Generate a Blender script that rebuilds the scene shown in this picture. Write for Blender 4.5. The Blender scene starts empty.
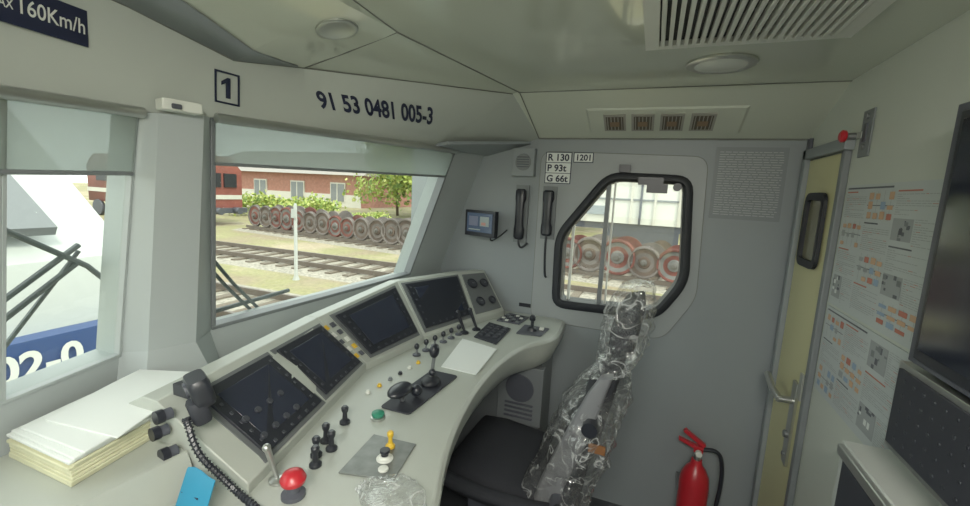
import bpy, bmesh, math, random
from mathutils import Vector, Matrix, noise
V=Vector
random.seed(7)
scene=bpy.context.scene
# ---------------------------------------------------------------- camera
def cam_axes(yaw,pitch,roll):
    y,p,a=map(math.radians,(yaw,pitch,roll))
    f=V((-math.sin(y)*math.cos(p),math.cos(y)*math.cos(p),-math.sin(p)))
    r0=V((math.cos(y),math.sin(y),0)); u0=r0.cross(f)
    r=math.cos(a)*r0+math.sin(a)*u0; u=r.cross(f)
    return f,r,u
f,r,u=cam_axes(21,8.2,2.9)
cd=bpy.data.cameras.new('camera'); cd.sensor_width=36; cd.lens=430/970*36; cd.clip_start=.02; cd.clip_end=400
cam=bpy.data.objects.new('camera',cd); scene.collection.objects.link(cam)
M=Matrix((r,u,-f)).transposed().to_4x4(); M.translation=V((0,0,1.6)); cam.matrix_world=M
scene.camera=cam
scene.view_settings.view_transform='Standard'
scene.view_settings.look='None'
scene.view_settings.exposure=.12
scene.view_settings.gamma=1.08

# ---------------------------------------------------------------- materials
MATS={}
def mat(name,col,rough=.5,metal=0,spec=.5,var=0,vscale=8,bump=0,bscale=60,emis=None,coat=0):
    if name in MATS: return MATS[name]
    m=bpy.data.materials.new(name); m.use_nodes=True; nt=m.node_tree
    b=nt.nodes['Principled BSDF']
    b.inputs['Base Color'].default_value=(*col,1)
    b.inputs['Roughness'].default_value=rough; b.inputs['Metallic'].default_value=metal
    b.inputs['Specular IOR Level'].default_value=spec
    b.inputs['Coat Weight'].default_value=coat
    tc=nt.nodes.new('ShaderNodeTexCoord')
    if var>0:
        n=nt.nodes.new('ShaderNodeTexNoise'); n.inputs['Scale'].default_value=vscale; n.inputs['Detail'].default_value=5
        cr=nt.nodes.new('ShaderNodeValToRGB')
        cr.color_ramp.elements[0].position=.3; cr.color_ramp.elements[1].position=.7
        cr.color_ramp.elements[0].color=(*[max(0,c*(1-var)) for c in col],1)
        cr.color_ramp.elements[1].color=(*[min(1,c*(1+var)) for c in col],1)
        nt.links.new(tc.outputs['Object'],n.inputs['Vector']); nt.links.new(n.outputs['Fac'],cr.inputs['Fac'])
        nt.links.new(cr.outputs['Color'],b.inputs['Base Color'])
    if bump>0:
        n2=nt.nodes.new('ShaderNodeTexNoise'); n2.inputs['Scale'].default_value=bscale; n2.inputs['Detail'].default_value=4
        bp=nt.nodes.new('ShaderNodeBump'); bp.inputs['Strength'].default_value=bump; bp.inputs['Distance'].default_value=.01
        nt.links.new(tc.outputs['Object'],n2.inputs['Vector']); nt.links.new(n2.outputs['Fac'],bp.inputs['Height'])
        nt.links.new(bp.outputs['Normal'],b.inputs['Normal'])
    if emis:
        b.inputs['Emission Color'].default_value=(*emis[0],1); b.inputs['Emission Strength'].default_value=emis[1]
    MATS[name]=m; return m
def glassmat(name,tint,refl=.03,rough=.02,diff=0,dcol=(.8,.8,.8),trans=0):
    m=bpy.data.materials.new(name); m.use_nodes=True; nt=m.node_tree; nt.nodes.clear()
    out=nt.nodes.new('ShaderNodeOutputMaterial'); t=nt.nodes.new('ShaderNodeBsdfTransparent'); t.inputs[0].default_value=(*tint,1)
    g=nt.nodes.new('ShaderNodeBsdfGlossy'); g.inputs['Roughness'].default_value=rough
    mx=nt.nodes.new('ShaderNodeMixShader'); mx.inputs[0].default_value=refl
    nt.links.new(t.outputs[0],mx.inputs[1]); nt.links.new(g.outputs[0],mx.inputs[2]); last=mx
    if diff>0:
        d=nt.nodes.new('ShaderNodeBsdfDiffuse'); d.inputs[0].default_value=(*dcol,1); m2=nt.nodes.new('ShaderNodeMixShader'); m2.inputs[0].default_value=diff
        nt.links.new(last.outputs[0],m2.inputs[1]); nt.links.new(d.outputs[0],m2.inputs[2]); last=m2
    if trans>0:
        d=nt.nodes.new('ShaderNodeBsdfTranslucent'); d.inputs[0].default_value=(*dcol,1); m2=nt.nodes.new('ShaderNodeMixShader'); m2.inputs[0].default_value=trans
        nt.links.new(last.outputs[0],m2.inputs[1]); nt.links.new(d.outputs[0],m2.inputs[2]); last=m2
    nt.links.new(last.outputs[0],out.inputs[0]); MATS[name]=m; return m
def filmmat(name):
    # clear film: transparent body, glossy facets, faint milky creases
    m=bpy.data.materials.new(name); m.use_nodes=True; nt=m.node_tree; nt.nodes.clear(); N=nt.nodes.new; L=nt.links.new
    out=N('ShaderNodeOutputMaterial'); t=N('ShaderNodeBsdfTransparent'); t.inputs[0].default_value=(.98,.98,.98,1)
    g=N('ShaderNodeBsdfGlossy'); g.inputs['Roughness'].default_value=.10
    d=N('ShaderNodeBsdfDiffuse'); d.inputs[0].default_value=(.80,.82,.82,1)
    tc=N('ShaderNodeTexCoord')
    n1=N('ShaderNodeTexNoise'); n1.inputs['Scale'].default_value=7; n1.inputs['Detail'].default_value=3; n1.inputs['Distortion'].default_value=1.8
    bp=N('ShaderNodeBump'); bp.inputs['Strength'].default_value=.9; bp.inputs['Distance'].default_value=.03
    lw=N('ShaderNodeLayerWeight'); lw.inputs[0].default_value=.33
    ma=N('ShaderNodeMath'); ma.operation='MULTIPLY_ADD'; ma.inputs[1].default_value=.30; ma.inputs[2].default_value=.06; ma.use_clamp=True
    mx=N('ShaderNodeMixShader'); m2=N('ShaderNodeMixShader')
    n2=N('ShaderNodeTexNoise'); n2.inputs['Scale'].default_value=8; n2.inputs['Detail'].default_value=2; n2.inputs['Distortion'].default_value=1.4
    sb=N('ShaderNodeMath'); sb.operation='SUBTRACT'; sb.inputs[1].default_value=.5
    ab=N('ShaderNodeMath'); ab.operation='ABSOLUTE'
    cr=N('ShaderNodeValToRGB'); e=cr.color_ramp.elements; e[0].position=.0; e[0].color=(.42,.42,.42,1); e[1].position=.035; e[1].color=(.05,.05,.05,1)
    L(tc.outputs['Object'],n1.inputs['Vector']); L(tc.outputs['Object'],n2.inputs['Vector'])
    L(n1.outputs['Fac'],bp.inputs['Height']); L(bp.outputs['Normal'],g.inputs['Normal']); L(bp.outputs['Normal'],lw.inputs['Normal'])
    L(lw.outputs['Facing'],ma.inputs[0]); L(ma.outputs[0],mx.inputs[0]); L(t.outputs[0],mx.inputs[1]); L(g.outputs[0],mx.inputs[2])
    L(n2.outputs['Fac'],sb.inputs[0]); L(sb.outputs[0],ab.inputs[0]); L(ab.outputs[0],cr.inputs['Fac']); L(cr.outputs['Color'],m2.inputs[0])
    L(mx.outputs[0],m2.inputs[1]); L(d.outputs[0],m2.inputs[2]); L(m2.outputs[0],out.inputs[0]); MATS[name]=m; return m
GREY=mat('grey_wall_paint',(.255,.282,.295),.45,var=.03,vscale=3)
FIELD=mat('window_field_paint',(.305,.328,.335),.42,var=.03,vscale=3)
LGREY=mat('light_grey_laminate',(.46,.48,.46),.4,var=.03,vscale=4)
FRONT=mat('front_trim_laminate',(.385,.42,.425),.42,var=.03,vscale=3)
HEAD=mat('header_laminate',(.49,.52,.48),.35,var=.03,vscale=3)
CREAM=mat('ceiling_gloss_laminate',(.60,.63,.54),.13,var=.02,vscale=3,coat=.5)
CREAM2=mat('ceiling_matte_laminate',(.60,.63,.54),.35,var=.02,vscale=3)
BULK=mat('bulkhead_paint',(.57,.60,.54),.4,var=.02,vscale=3)
DESK=mat('desk_gelcoat',(.43,.455,.415),.35,var=.03,vscale=5,bump=.03,bscale=200)
HOUS=mat('display_housing',(.13,.14,.145),.45)
FLOOR=mat('floor_rubber',(.07,.075,.085),.6,var=.2,vscale=10,bump=.1)
BLACK=mat('black_plastic',(.018,.020,.028),.35)
BLACKM=mat('black_matte',(.024,.026,.036),.6)
RUBBER=mat('black_rubber',(.015,.017,.023),.55)
SCREEN=mat('screen_glass',(.015,.018,.03),.12)
SCRFACE=mat('screen_display',(.026,.031,.050),.18)
DGREY=mat('dark_grey_plastic',(.075,.08,.10),.45)
BTN=mat('dark_button',(.045,.048,.06),.4)
MGREY=mat('mid_grey_plastic',(.18,.195,.205),.45)
METAL=mat('brushed_metal',(.55,.56,.54),.3,metal=.9)
DMETAL=mat('dark_metal',(.25,.26,.27),.4,metal=.7)
ALU=mat('aluminium_plate',(.50,.51,.48),.4,metal=.5)
WHITE=mat('white_plastic',(.70,.71,.66),.4)
PAPER=mat('paper_white',(.74,.77,.75),.7)
PAPERY=mat('paper_cream',(.62,.61,.42),.7,var=.08,vscale=20)
RED=mat('red_enamel',(.48,.02,.03),.3)
GREEN=mat('green_button_plastic',(.03,.22,.14),.4)
YEL=mat('yellow_plastic',(.72,.46,.04),.4)
DOORY=mat('door_yellow_paint',(.62,.59,.33),.4,var=.03,vscale=3)
NAVY=mat('navy_lettering',(.012,.016,.045),.5)
BLUE=mat('blue_label',(.015,.21,.36),.5)
SEATF=mat('seat_dark_fabric',(.026,.028,.036),.85,bump=.3,bscale=300)
SEATG=mat('seat_grey_shell',(.20,.205,.22),.4)
BROWN=mat('brown_tag',(.22,.09,.03),.6)
NOTICE=mat('notice_plate_grey',(.205,.225,.237),.45)
NOTEL=mat('notice_text_light',(.40,.42,.43),.5)
LINEG=mat('print_grey',(.35,.37,.38),.6)
LINED=mat('print_dark',(.12,.13,.15),.6)
LINER=mat('print_red',(.50,.18,.13),.6)
LINEO=mat('print_orange',(.60,.38,.24),.6)
LINEB=mat('print_blue',(.30,.40,.54),.6)
SEAM=mat('panel_seam',(.18,.185,.17),.6)
BLIND=glassmat('roller_blind_film',(.62,.65,.64),.02,.3,diff=.30,dcol=(.50,.54,.52),trans=.33)
GLASS=glassmat('window_glass',(.93,.96,.93),.04,.02)
PLASTIC=filmmat('clear_plastic_wrap')

# ---------------------------------------------------------------- mesh builder
class Ob:
    def __init__(s,name): s.name=name; s.bm=bmesh.new(); s.mats=[]
    def mi(s,m):
        if m not in s.mats: s.mats.append(m)
        return s.mats.index(m)
    def face(s,pts,m):
        vs=[s.bm.verts.new(V(p)) for p in pts]
        fc=s.bm.faces.new(vs); fc.material_index=s.mi(m); return fc
    def hexa(s,a,b,m):
        n=len(a); va=[s.bm.verts.new(V(p)) for p in a]; vb=[s.bm.verts.new(V(p)) for p in b]; k=s.mi(m)
        for i in range(n):
            j=(i+1)%n; s.bm.faces.new((va[i],va[j],vb[j],vb[i])).material_index=k
        s.bm.faces.new(va[::-1]).material_index=k; s.bm.faces.new(vb).material_index=k
    def box(s,lo,hi,m,R=None,c=None):
        x0,y0,z0=lo; x1,y1,z1=hi
        a=[V((x0,y0,z0)),V((x1,y0,z0)),V((x1,y1,z0)),V((x0,y1,z0))]; b=[V((p.x,p.y,z1)) for p in a]
        if R is not None:
            c=V(c) if c is not None else (V(lo)+V(hi))/2
            a=[c+R@(p-c) for p in a]; b=[c+R@(p-c) for p in b]
        s.hexa(a,b,m)
    def cbox(s,c,sz,m,R=None):
        c=V(c); h=V(sz)/2; s.box(c-h,c+h,m,R)
    def prism(s,pts,vec,m,holes=()):
        vec=V(vec); k=s.mi(m)
        if not holes:
            s.hexa([V(p) for p in pts],[V(p)+vec for p in pts],m); return
        for off in (V((0,0,0)),vec):
            ed=[]
            for lp in [pts]+list(holes):
                vs=[s.bm.verts.new(V(p)+off) for p in lp]
                ed+=[s.bm.edges.new((vs[i],vs[(i+1)%len(vs)])) for i in range(len(vs))]
            res=bmesh.ops.triangle_fill(s.bm,use_beauty=True,edges=ed)
            for g in res['geom']:
                if isinstance(g,bmesh.types.BMFace): g.material_index=k
        for lp in [pts]+list(holes):
            n=len(lp)
            for i in range(n):
                j=(i+1)%n; s.face([V(lp[i]),V(lp[j]),V(lp[j])+vec,V(lp[i])+vec],m)
    def loft(s,rings,m,cap=True,closed=True):
        k=s.mi(m); R=[[s.bm.verts.new(V(p)) for p in rg] for rg in rings]
        for a,b in zip(R[:-1],R[1:]):
            n=len(a)
            for i in range(n if closed else n-1):
                j=(i+1)%n; fc=s.bm.faces.new((a[i],a[j],b[j],b[i])); fc.material_index=k; fc.smooth=True
        if cap:
            s.bm.faces.new(R[0][::-1]).material_index=k; s.bm.faces.new(R[-1]).material_index=k
    def lathe(s,o,axis,prof,m,seg=20):
        o=V(o); ax=V(axis).normalized(); t=V((0,0,1)) if abs(ax.z)<.9 else V((1,0,0)); e1=ax.cross(t).normalized(); e2=ax.cross(e1)
        s.loft([[o+ax*h+(e1*math.cos(2*math.pi*i/seg)+e2*math.sin(2*math.pi*i/seg))*max(rr,1e-4) for i in range(seg)] for rr,h in prof],m)
    def cyl(s,p0,p1,r0,m,r1=None,seg=16):
        p0,p1=V(p0),V(p1); s.lathe(p0,p1-p0,[(r0,0),(r0 if r1 is None else r1,(p1-p0).length)],m,seg)
    def ball(s,c,rad,m,sc=(1,1,1),seg=14,axis=(0,0,1)):
        pr=[(rad*math.sin(math.pi*i/10),-rad*math.cos(math.pi*i/10)) for i in range(11)]
        n0=len(s.bm.verts); s.lathe(c,axis,pr,m,seg); s.bm.verts.ensure_lookup_table()
        if sc!=(1,1,1):
            c=V(c)
            for v in s.bm.verts[n0:]:
                d=v.co-c; v.co=c+V((d.x*sc[0],d.y*sc[1],d.z*sc[2]))
    def tube(s,pts,rad,m,seg=8,smooth=0):
        P=[V(p) for p in pts]
        for _ in range(smooth):
            Q=[P[0]]
            for a,b in zip(P[:-1],P[1:]): Q+=[a.lerp(b,.25),a.lerp(b,.75)]
            P=Q+[P[-1]]
        rings=[]; prev=None
        for i,p in enumerate(P):
            t=(P[min(i+1,len(P)-1)]-P[max(i-1,0)]).normalized()
            if prev is None:
                ref=V((0,0,1)) if abs(t.z)<.9 else V((1,0,0)); n=t.cross(ref).normalized()
            else:
                n=(prev-t*prev.dot(t)).normalized()
            prev=n; b=t.cross(n)
            rings.append([p+(n*math.cos(2*math.pi*k/seg)+b*math.sin(2*math.pi*k/seg))*rad for k in range(seg)])
        s.loft(rings,m)
    def glyphs(s,body,fn,m,align='LEFT',bold=.02):
        t=bpy.data.curves.new('t','FONT'); t.body=body; t.size=1; t.align_x=align; t.offset=bold; t.resolution_u=4
        ob=bpy.data.objects.new('t',t); scene.collection.objects.link(ob)
        dg=bpy.context.evaluated_depsgraph_get(); me=bpy.data.meshes.new_from_object(ob.evaluated_get(dg))
        x0=min(v.co.x for v in me.vertices); x1=max(v.co.x for v in me.vertices); k=s.mi(m)
        vs=[s.bm.verts.new(fn((v.co.x-x0)/(x1-x0),v.co.y/.7)) for v in me.vertices]
        for p in me.polygons:
            try: s.bm.faces.new([vs[i] for i in p.vertices]).material_index=k
            except ValueError: pass
        bpy.data.objects.remove(ob); bpy.data.curves.remove(t); bpy.data.meshes.remove(me)
    def text(s,body,o,xd,yd,h,m,align='LEFT',bold=.02,ext=.0006,width=None):
        t=bpy.data.curves.new('t','FONT'); t.body=body; t.size=1; t.align_x=align; t.offset=bold; t.resolution_u=4
        ob=bpy.data.objects.new('t',t); scene.collection.objects.link(ob)
        dg=bpy.context.evaluated_depsgraph_get(); me=bpy.data.meshes.new_from_object(ob.evaluated_get(dg))
        xd=V(xd).normalized(); yd=V(yd).normalized(); yd=(yd-xd*yd.dot(xd)).normalized()
        n=xd.cross(yd).normalized()
        sc=h/.7; k=s.mi(m); sx=sc
        if width: sx=width/max(1e-6,max(v.co.x for v in me.vertices)-min(v.co.x for v in me.vertices))
        vs=[s.bm.verts.new(V(o)+xd*v.co.x*sx+yd*v.co.y*sc+n*ext) for v in me.vertices]
        for p in me.polygons:
            try: s.bm.faces.new([vs[i] for i in p.vertices]).material_index=k
            except ValueError: pass
        bpy.data.objects.remove(ob); bpy.data.curves.remove(t); bpy.data.meshes.remove(me)
    def done(s,bev=0,smooth=True,ang=35,seg=2):
        bmesh.ops.recalc_face_normals(s.bm,faces=s.bm.faces[:])
        me=bpy.data.meshes.new(s.name); s.bm.to_mesh(me); s.bm.free()
        for m in s.mats: me.materials.append(m)
        ob=bpy.data.objects.new(s.name,me); scene.collection.objects.link(ob)
        if smooth:
            for p in me.polygons: p.use_smooth=True
            me.set_sharp_from_angle(angle=math.radians(ang))
        if bev>0:
            md=ob.modifiers.new('bevel','BEVEL'); md.width=bev; md.segments=seg; md.limit_method='ANGLE'; md.angle_limit=math.radians(40)
        return ob
def rpoly(pts,rad,n=5):
    out=[]; N=len(pts)
    for i in range(N):
        p=V(pts[i]); a=V(pts[i-1]); b=V(pts[(i+1)%N])
        da=(a-p).normalized(); db=(b-p).normalized(); rr=min(rad,(a-p).length*.45,(b-p).length*.45)
        s0=p+da*rr; s1=p+db*rr
        for k in range(n+1):
            t=k/n; out.append((s0*(1-t)**2+p*2*t*(1-t)+s1*t*t))
    return out
def inset(pts,d):
    c=sum((V(p) for p in pts),V((0,0,0)))/len(pts); out=[]; N=len(pts)
    for i in range(N):
        p=V(pts[i]); a=V(pts[i-1]); b=V(pts[(i+1)%N])
        e1=(p-a).normalized() if (p-a).length>1e-6 else (b-p).normalized(); e2=(b-p).normalized() if (b-p).length>1e-6 else e1
        t=(e1+e2).normalized(); v=(c-p); n=(v-t*v.dot(t)).normalized()
        out.append(p+n*d)
    return out
def evy(L,y):
    if y<=L[0].y: return L[0].copy()
    for a,b in zip(L[:-1],L[1:]):
        if a.y<=y<=b.y: return a.lerp(b,(y-a.y)/(b.y-a.y))
    return L[-1].copy()

# ================================================================ ROOM SHELL
XB=.58; YF=2.2; YN=-.62
o=Ob('floor'); o.prism([(-1.3,YN,0),(XB,YN,0),(XB,YF,0),(-1.3,YF,0)],(0,0,-.1),FLOOR); o.done()

WO=[(-.45,1.015),(-.458,1.40),(-.225,1.722),(.155,1.715),(.188,1.22),(.07,1.025)]
Wloop=rpoly([(x,YF,z) for x,z in WO],.075)
hole=inset(Wloop,.02)
o=Ob('wall_far')
o.prism([(-1.32,YF,0),(XB+.1,YF,0),(XB+.1,YF,2.15),(-1.32,YF,2.15)],(0,.10,0),GREY,[hole])
fld=rpoly([(-.56,YF-.002,.93),(-.56,YF-.002,1.815),(.205,YF-.002,1.80),(.225,YF-.002,1.15),(.10,YF-.002,.93)],.06)
o.prism(fld,(0,-.004,0),FIELD,[inset(Wloop,.006)])
fr=inset(fld,-.003)
o.prism([V((p.x,YF-.0015,p.z)) for p in fr],(0,-.002,0),SEAM,[fld])
o.done(smooth=False)

o=Ob('window_1')
ring_in=inset(Wloop,.042)
def ringprof(outer,inner,y0,y1,m):
    loops=[[V((p.x,y0,p.z)) for p in outer],[V((p.x,y1+.008,p.z)) for p in outer],[V((p.x,y1,p.z)) for p in [a.lerp(b,.3) for a,b in zip(outer,inner)]],
           [V((p.x,y1,p.z)) for p in [a.lerp(b,.7) for a,b in zip(outer,inner)]],[V((p.x,y1+.012,p.z)) for p in inner],[V((p.x,y0,p.z)) for p in inner]]
    o.loft(loops,m,cap=False)
ringprof(Wloop,ring_in,YF+.09,YF-.03,RUBBER)
o.prism([V((p.x,YF+.045,p.z)) for p in ring_in],(0,.006,0),GLASS)
o.box((-.225,YF+.005,1.03),(-.205,YF+.04,1.70),MGREY)
o.box((-.19,YF+.02,1.06),(-.182,YF+.04,1.69),WHITE)
o.box((-.38,YF+.02,1.04),(-.368,YF+.04,1.53),WHITE)
o.box((-.08,YF-.055,1.665),(.03,YF-.02,1.70),BLACK); o.box((-.04,YF-.065,1.63),(.05,YF-.03,1.672),BLACK); o.cyl((.09,YF-.06,1.66),(.09,YF-.02,1.66),.018,BLACK)
o.box((-.17,YF-.05,1.72),(-.12,YF-.02,1.755),BLACK)
o.done()

o=Ob('wall_rear')
o.prism([(XB,YN,0),(XB,YF,0),(XB,YF,2.15),(XB,YN,2.15)],(.1,0,0),BULK)
o.done(smooth=False)
o=Ob('wall_near')
hn=[(-.75,YN,.95),(.25,YN,.95),(.25,YN,1.75),(-.75,YN,1.75)]
o.prism([(-1.2,YN,0),(XB+.1,YN,0),(XB+.1,YN,2.15),(-1.2,YN,2.15)],(0,-.08,0),GREY,[hn])
o.done(smooth=False)
o=Ob('window_2')
o.prism(rpoly([(-.78,YN,.92),(.28,YN,.92),(.28,YN,1.78),(-.78,YN,1.78)],.03),(0,.02,0),RUBBER,[rpoly([(-.73,YN,.97),(.23,YN,.97),(.23,YN,1.73),(-.73,YN,1.73)],.03)])
o.prism([(-.75,YN-.04,.95),(.25,YN-.04,.95),(.25,YN-.04,1.75),(-.75,YN-.04,1.75)],(0,.005,0),GLASS)
o.done(smooth=False)

S=[V(p) for p in [(-.92,-.62,1.15),(-1.16,.40,1.135),(-1.222,.64,1.14),(-1.19,.86,1.15),(-1.14,1.90,1.15),(-1.115,2.2,1.15)]]
H=[V(p) for p in [(-.88,-.62,1.73),(-1.14,.44,1.735),(-1.18,.690,1.745),(-1.14,.845,1.76),(-.95,1.99,1.79),(-.88,2.2,1.79)]]
BT=[V(p) for p in [(-.90,-.62,1.98),(-1.13,.44,1.985),(-1.14,.66,1.97),(-1.125,.91,1.925),(-1.095,1.14,1.965),(-.62,1.85,2.024),(-.58,2.2,1.88)]]
CE=[V(p) for p in [(-.80,-.62,2.03),(-.79,.46,2.03),(-.77,.66,2.03),(-.72,1.10,2.03),(-.59,1.86,2.03)]]
o=Ob('wall_front')
OUT=V((-.10,0,0))
for a,b in zip(S[:-1],S[1:]):
    o.hexa([V((a.x,a.y,0)),V((b.x,b.y,0)),b,a],[V((a.x,a.y,0))+OUT,V((b.x,b.y,0))+OUT,b+OUT,a+OUT],FRONT)
ys=[-.62,.0,.44,.66,.845,.91,1.0,1.14,1.22,1.3,1.4,1.5,1.6,1.7,1.78,1.85]; w=V((-.10,0,.10))
o.loft([[evy(H,y)]+[evy(H,y).lerp(evy(BT,y),t) for t in (.25,.5,.75)]+[evy(BT,y),evy(BT,y)+w,evy(H,y)+OUT] for y in ys],HEAD)
ys=[1.85,1.99,2.2]
o.loft([[evy(H,y),evy(BT,y),evy(BT,y)+w,evy(H,y)+OUT] for y in ys],HEAD)
o.hexa([S[4],S[5],H[5],H[4]],[p+OUT for p in (S[4],S[5],H[5],H[4])],FRONT)
bt=[S[2],V((-1.17,.675,1.15)),V((-1.135,.775,1.15)),S[3]]; tp=[H[2],V((-1.125,.705,1.745)),V((-1.10,.80,1.755)),H[3]]
o.hexa(bt+[S[3]+OUT,S[2]+OUT],tp+[H[3]+OUT,H[2]+OUT],FRONT)
o.hexa([V((-1.23,.60,.98)),V((-1.13,.63,.98)),V((-1.09,.82,.98)),V((-1.19,.9,.98))],[V((-1.222,.64,1.15)),V((-1.17,.675,1.15)),V((-1.135,.775,1.15)),V((-1.195,.86,1.15))],FRONT)
o.done(ang=22)

o=Ob('ceiling')
UP=V((0,0,.1))
cp=CE+[V((XB,1.86,2.03)),V((XB,-.62,2.03))]
o.hexa(cp,[p+UP for p in cp],CREAM)
ys=[-.62,.0,.46,.66,.80,.91,1.0,1.14,1.35,1.6,1.85]
o.loft([[evy(BT,y),evy(BT,y).lerp(evy(CE,y),.5),evy(CE,y),evy(CE,y)+UP,evy(BT,y)+UP] for y in ys],CREAM)
o.hexa([V((-.62,1.845,2.026)),V((-.59,1.86,2.03)),V((XB,1.86,2.03)),V((XB,2.2,1.88)),V((-.58,2.2,1.88))],[V((-.62,1.845,2.13)),V((-.59,1.86,2.13)),V((XB,1.86,2.13)),V((XB,2.2,2.1)),V((-.58,2.2,2.1))],CREAM2)
o.done(ang=12)

q=Ob('trim_1')
def onslope(y,t): return evy(BT[:6],y).lerp(evy(CE,y),t)-V((0,0,.002))
q.tube([(-.59,1.858,2.029),(XB,1.858,2.029)],.002,SEAM,6)
q.tube([CE[3]-V((0,0,.001)),(-.59,1.858,2.029),(-.58,2.195,1.88)],.0025,SEAM,6)
q.tube([onslope(1.14,.0),onslope(1.12,.5),CE[3]-V((0,0,.001)),(-.70,.80,2.029),(-.62,.3,2.029)],.002,SEAM,6)
q.tube([evy(BT,y)+V((.001,0,-.002)) for y in (.44,.66,.91,1.14,1.5,1.85)],.002,SEAM,6)
q.tube([(-.58,2.196,1.878),(XB,2.196,1.878)],.004,SEAM,6)
q.done()
q=Ob('trim_2')
q.box((XB-.014,2.160,0),(XB+.0,2.197,1.88),DGREY)
q.box((XB-.03,2.125,0),(XB,2.158,1.83),GREY)
q.box((XB-.03,1.74,1.79),(XB,2.158,1.83),GREY)
q.box((XB-.02,1.755,0),(XB,1.785,1.79),MGREY)
q.done(bev=.003)
q=Ob('ceiling_access_panel')
pa=[onslope(.45,.03),onslope(.66,.02),onslope(.91,.02),onslope(1.10,.03)]
pb=[onslope(.45,.40),onslope(.66,.36),onslope(.91,.20),onslope(1.10,.05)]
q.loft([[a,b,b-V((0,0,.003)),a-V((0,0,.003))] for a,b in zip(pa,pb)],GREY)
q.done(smooth=False)

# ================================================================ DOOR on bulkhead
o=Ob('door_1')
o.box((XB-.012,1.788,.02),(XB-.001,2.122,1.785),DOORY)
wl=rpoly([(XB-.016,1.845,1.375),(XB-.016,1.845,1.655),(XB-.016,2.055,1.655),(XB-.016,2.055,1.375)],.05)
wi=inset(wl,.028)
o.prism(wl,(-.012,0,0),RUBBER,[wi]); o.prism(wi,(.002,0,0),mat('door_glass',(.20,.19,.12),.1))
o.box((XB-.022,1.835,.62),(XB-.012,1.885,.95),METAL)
o.cyl((XB-.02,1.86,.875),(XB-.07,1.86,.875),.013,METAL); o.tube([(XB-.066,1.85,.875),(XB-.068,1.95,.878),(XB-.066,2.05,.90)],.013,METAL,10)
o.cyl((XB-.02,1.86,.74),(XB-.034,1.86,.74),.014,DMETAL)
o.cyl((XB-.02,1.86,.66),(XB-.03,1.86,.66),.008,DMETAL)
o.box((XB-.02,1.80,.90),(XB-.012,1.83,1.0),ALU)
o.done(bev=.002)

def poster(name,y0,y1,z0,z1,kind):
    q=Ob(name); x=XB-.001
    q.box((x-.004,y0,z0),(x,y1,z1),mat('poster_board',(.52,.56,.56),.3))
    xf=x-.0052; rnd=random.Random(kind)
    def rect(ya,yb,za,zb,m,lift=0): q.face([(xf-lift,ya,za),(xf-lift,yb,za),(xf-lift,yb,zb),(xf-lift,ya,zb)],m)
    def rows(yl,yr,zt,zb,hd=True):
        z=zt
        if hd: rect(yl-(yl-yr)*.55,yl,z-.004,z,rnd.choice((LINER,LINED))); z-=.010
        while z>zb:
            x1=yl
            while x1>yr+.006:
                L=rnd.uniform(.006,.025); rect(max(yr,x1-L),x1,z-.0014,z,LINEG if rnd.random()<.92 else LINER); x1-=L+.003
                if rnd.random()<.10: break
            z-=.0056
    def diagram(yl,yr,zt,zb):
        rect(yr,yl,(zt+zb)/2-.001,(zt+zb)/2+.001,LINED)
        n=4; dw=(yl-yr)/n
        for i in range(n):
            ya=yl-(i+1)*dw+.003; yb=yl-i*dw-.003
            rect((ya+yb)/2-.0008,(ya+yb)/2+.0008,zb,zt,LINEG,.0001)
            for j in range(3):
                if rnd.random()<.78:
                    hh=(zt-zb)/3; za=zb+j*hh+.003; rect(ya+rnd.uniform(0,.004),yb-rnd.uniform(0,.006),za,za+hh*rnd.uniform(.4,.8),rnd.choice((LINEO,LINEO,LINER,LINEB,LINEG,LINEO)),.0002)
    def photo(yl,yr,zt,zb):
        rect(yr,yl,zb,zt,LINEG)
        for _ in range(9):
            a=rnd.uniform(yr,yl-.008); b=min(yl,a+rnd.uniform(.006,.02)); c=rnd.uniform(zb,zt-.006); d=min(zt,c+rnd.uniform(.005,.018)); rect(a,b,c,d,rnd.choice((LINED,DGREY,MGREY,PAPER,LINED)),rnd.uniform(.0001,.0005))
    W=y1-y0; Z=z1-z0
    rect(y1-.30,y1-.015,z1-.013,z1-.008,LINED)
    cols=[y1-.012,y1-W*.30,y1-W*.60,y0+.006]
    seqs=[['t','d','t','p'],['d','t','d','t'],['t','p','t','p','d']] if kind==1 else [['d','t','d'],['t','d','t'],['p','t','p']]
    for c in range(3):
        yl=cols[c]-.004; yr=cols[c+1]+.006; sq=seqs[c]; hh=(Z-.03)/len(sq); zt=z1-.020
        for s_ in sq:
            zb=zt-hh+.008
            if s_=='t': rows(yl,yr,zt,zb)
            elif s_=='d': diagram(yl,yr,zt,zb)
            else:
                m_=(yl+yr)/2; photo(yl,m_+.004,zt,zb+hh*.1); rows(m_-.002,yr,zt,zb,False)
            zt-=hh
    return q.done(smooth=False)
poster('safety_instruction_poster',1.20,1.735,1.29,1.675,1)
poster('emergency_procedure_poster',1.20,1.735,.99,1.28,2)

q=Ob('emergency_alarm_knob')
q.box((XB-.006,1.63,1.76),(XB-.001,1.70,1.90),MGREY); q.cyl((XB-.006,1.665,1.88),(XB-.012,1.665,1.88),.008,DMETAL); q.cyl((XB-.006,1.665,1.79),(XB-.012,1.665,1.79),.008,DMETAL); q.box((XB-.010,1.655,1.805),(XB-.005,1.675,1.86),DGREY)
q.cyl((XB-.006,1.73,1.83),(XB-.03,1.73,1.83),.01,DMETAL); q.lathe((XB-.03,1.73,1.83),(-1,0,0),[(.008,0),(.018,.004),(.020,.014),(.012,.020)],RED); q.box((XB-.008,1.69,1.82),(XB-.001,1.74,1.84),ALU)
q.done(bev=.001)

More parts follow.
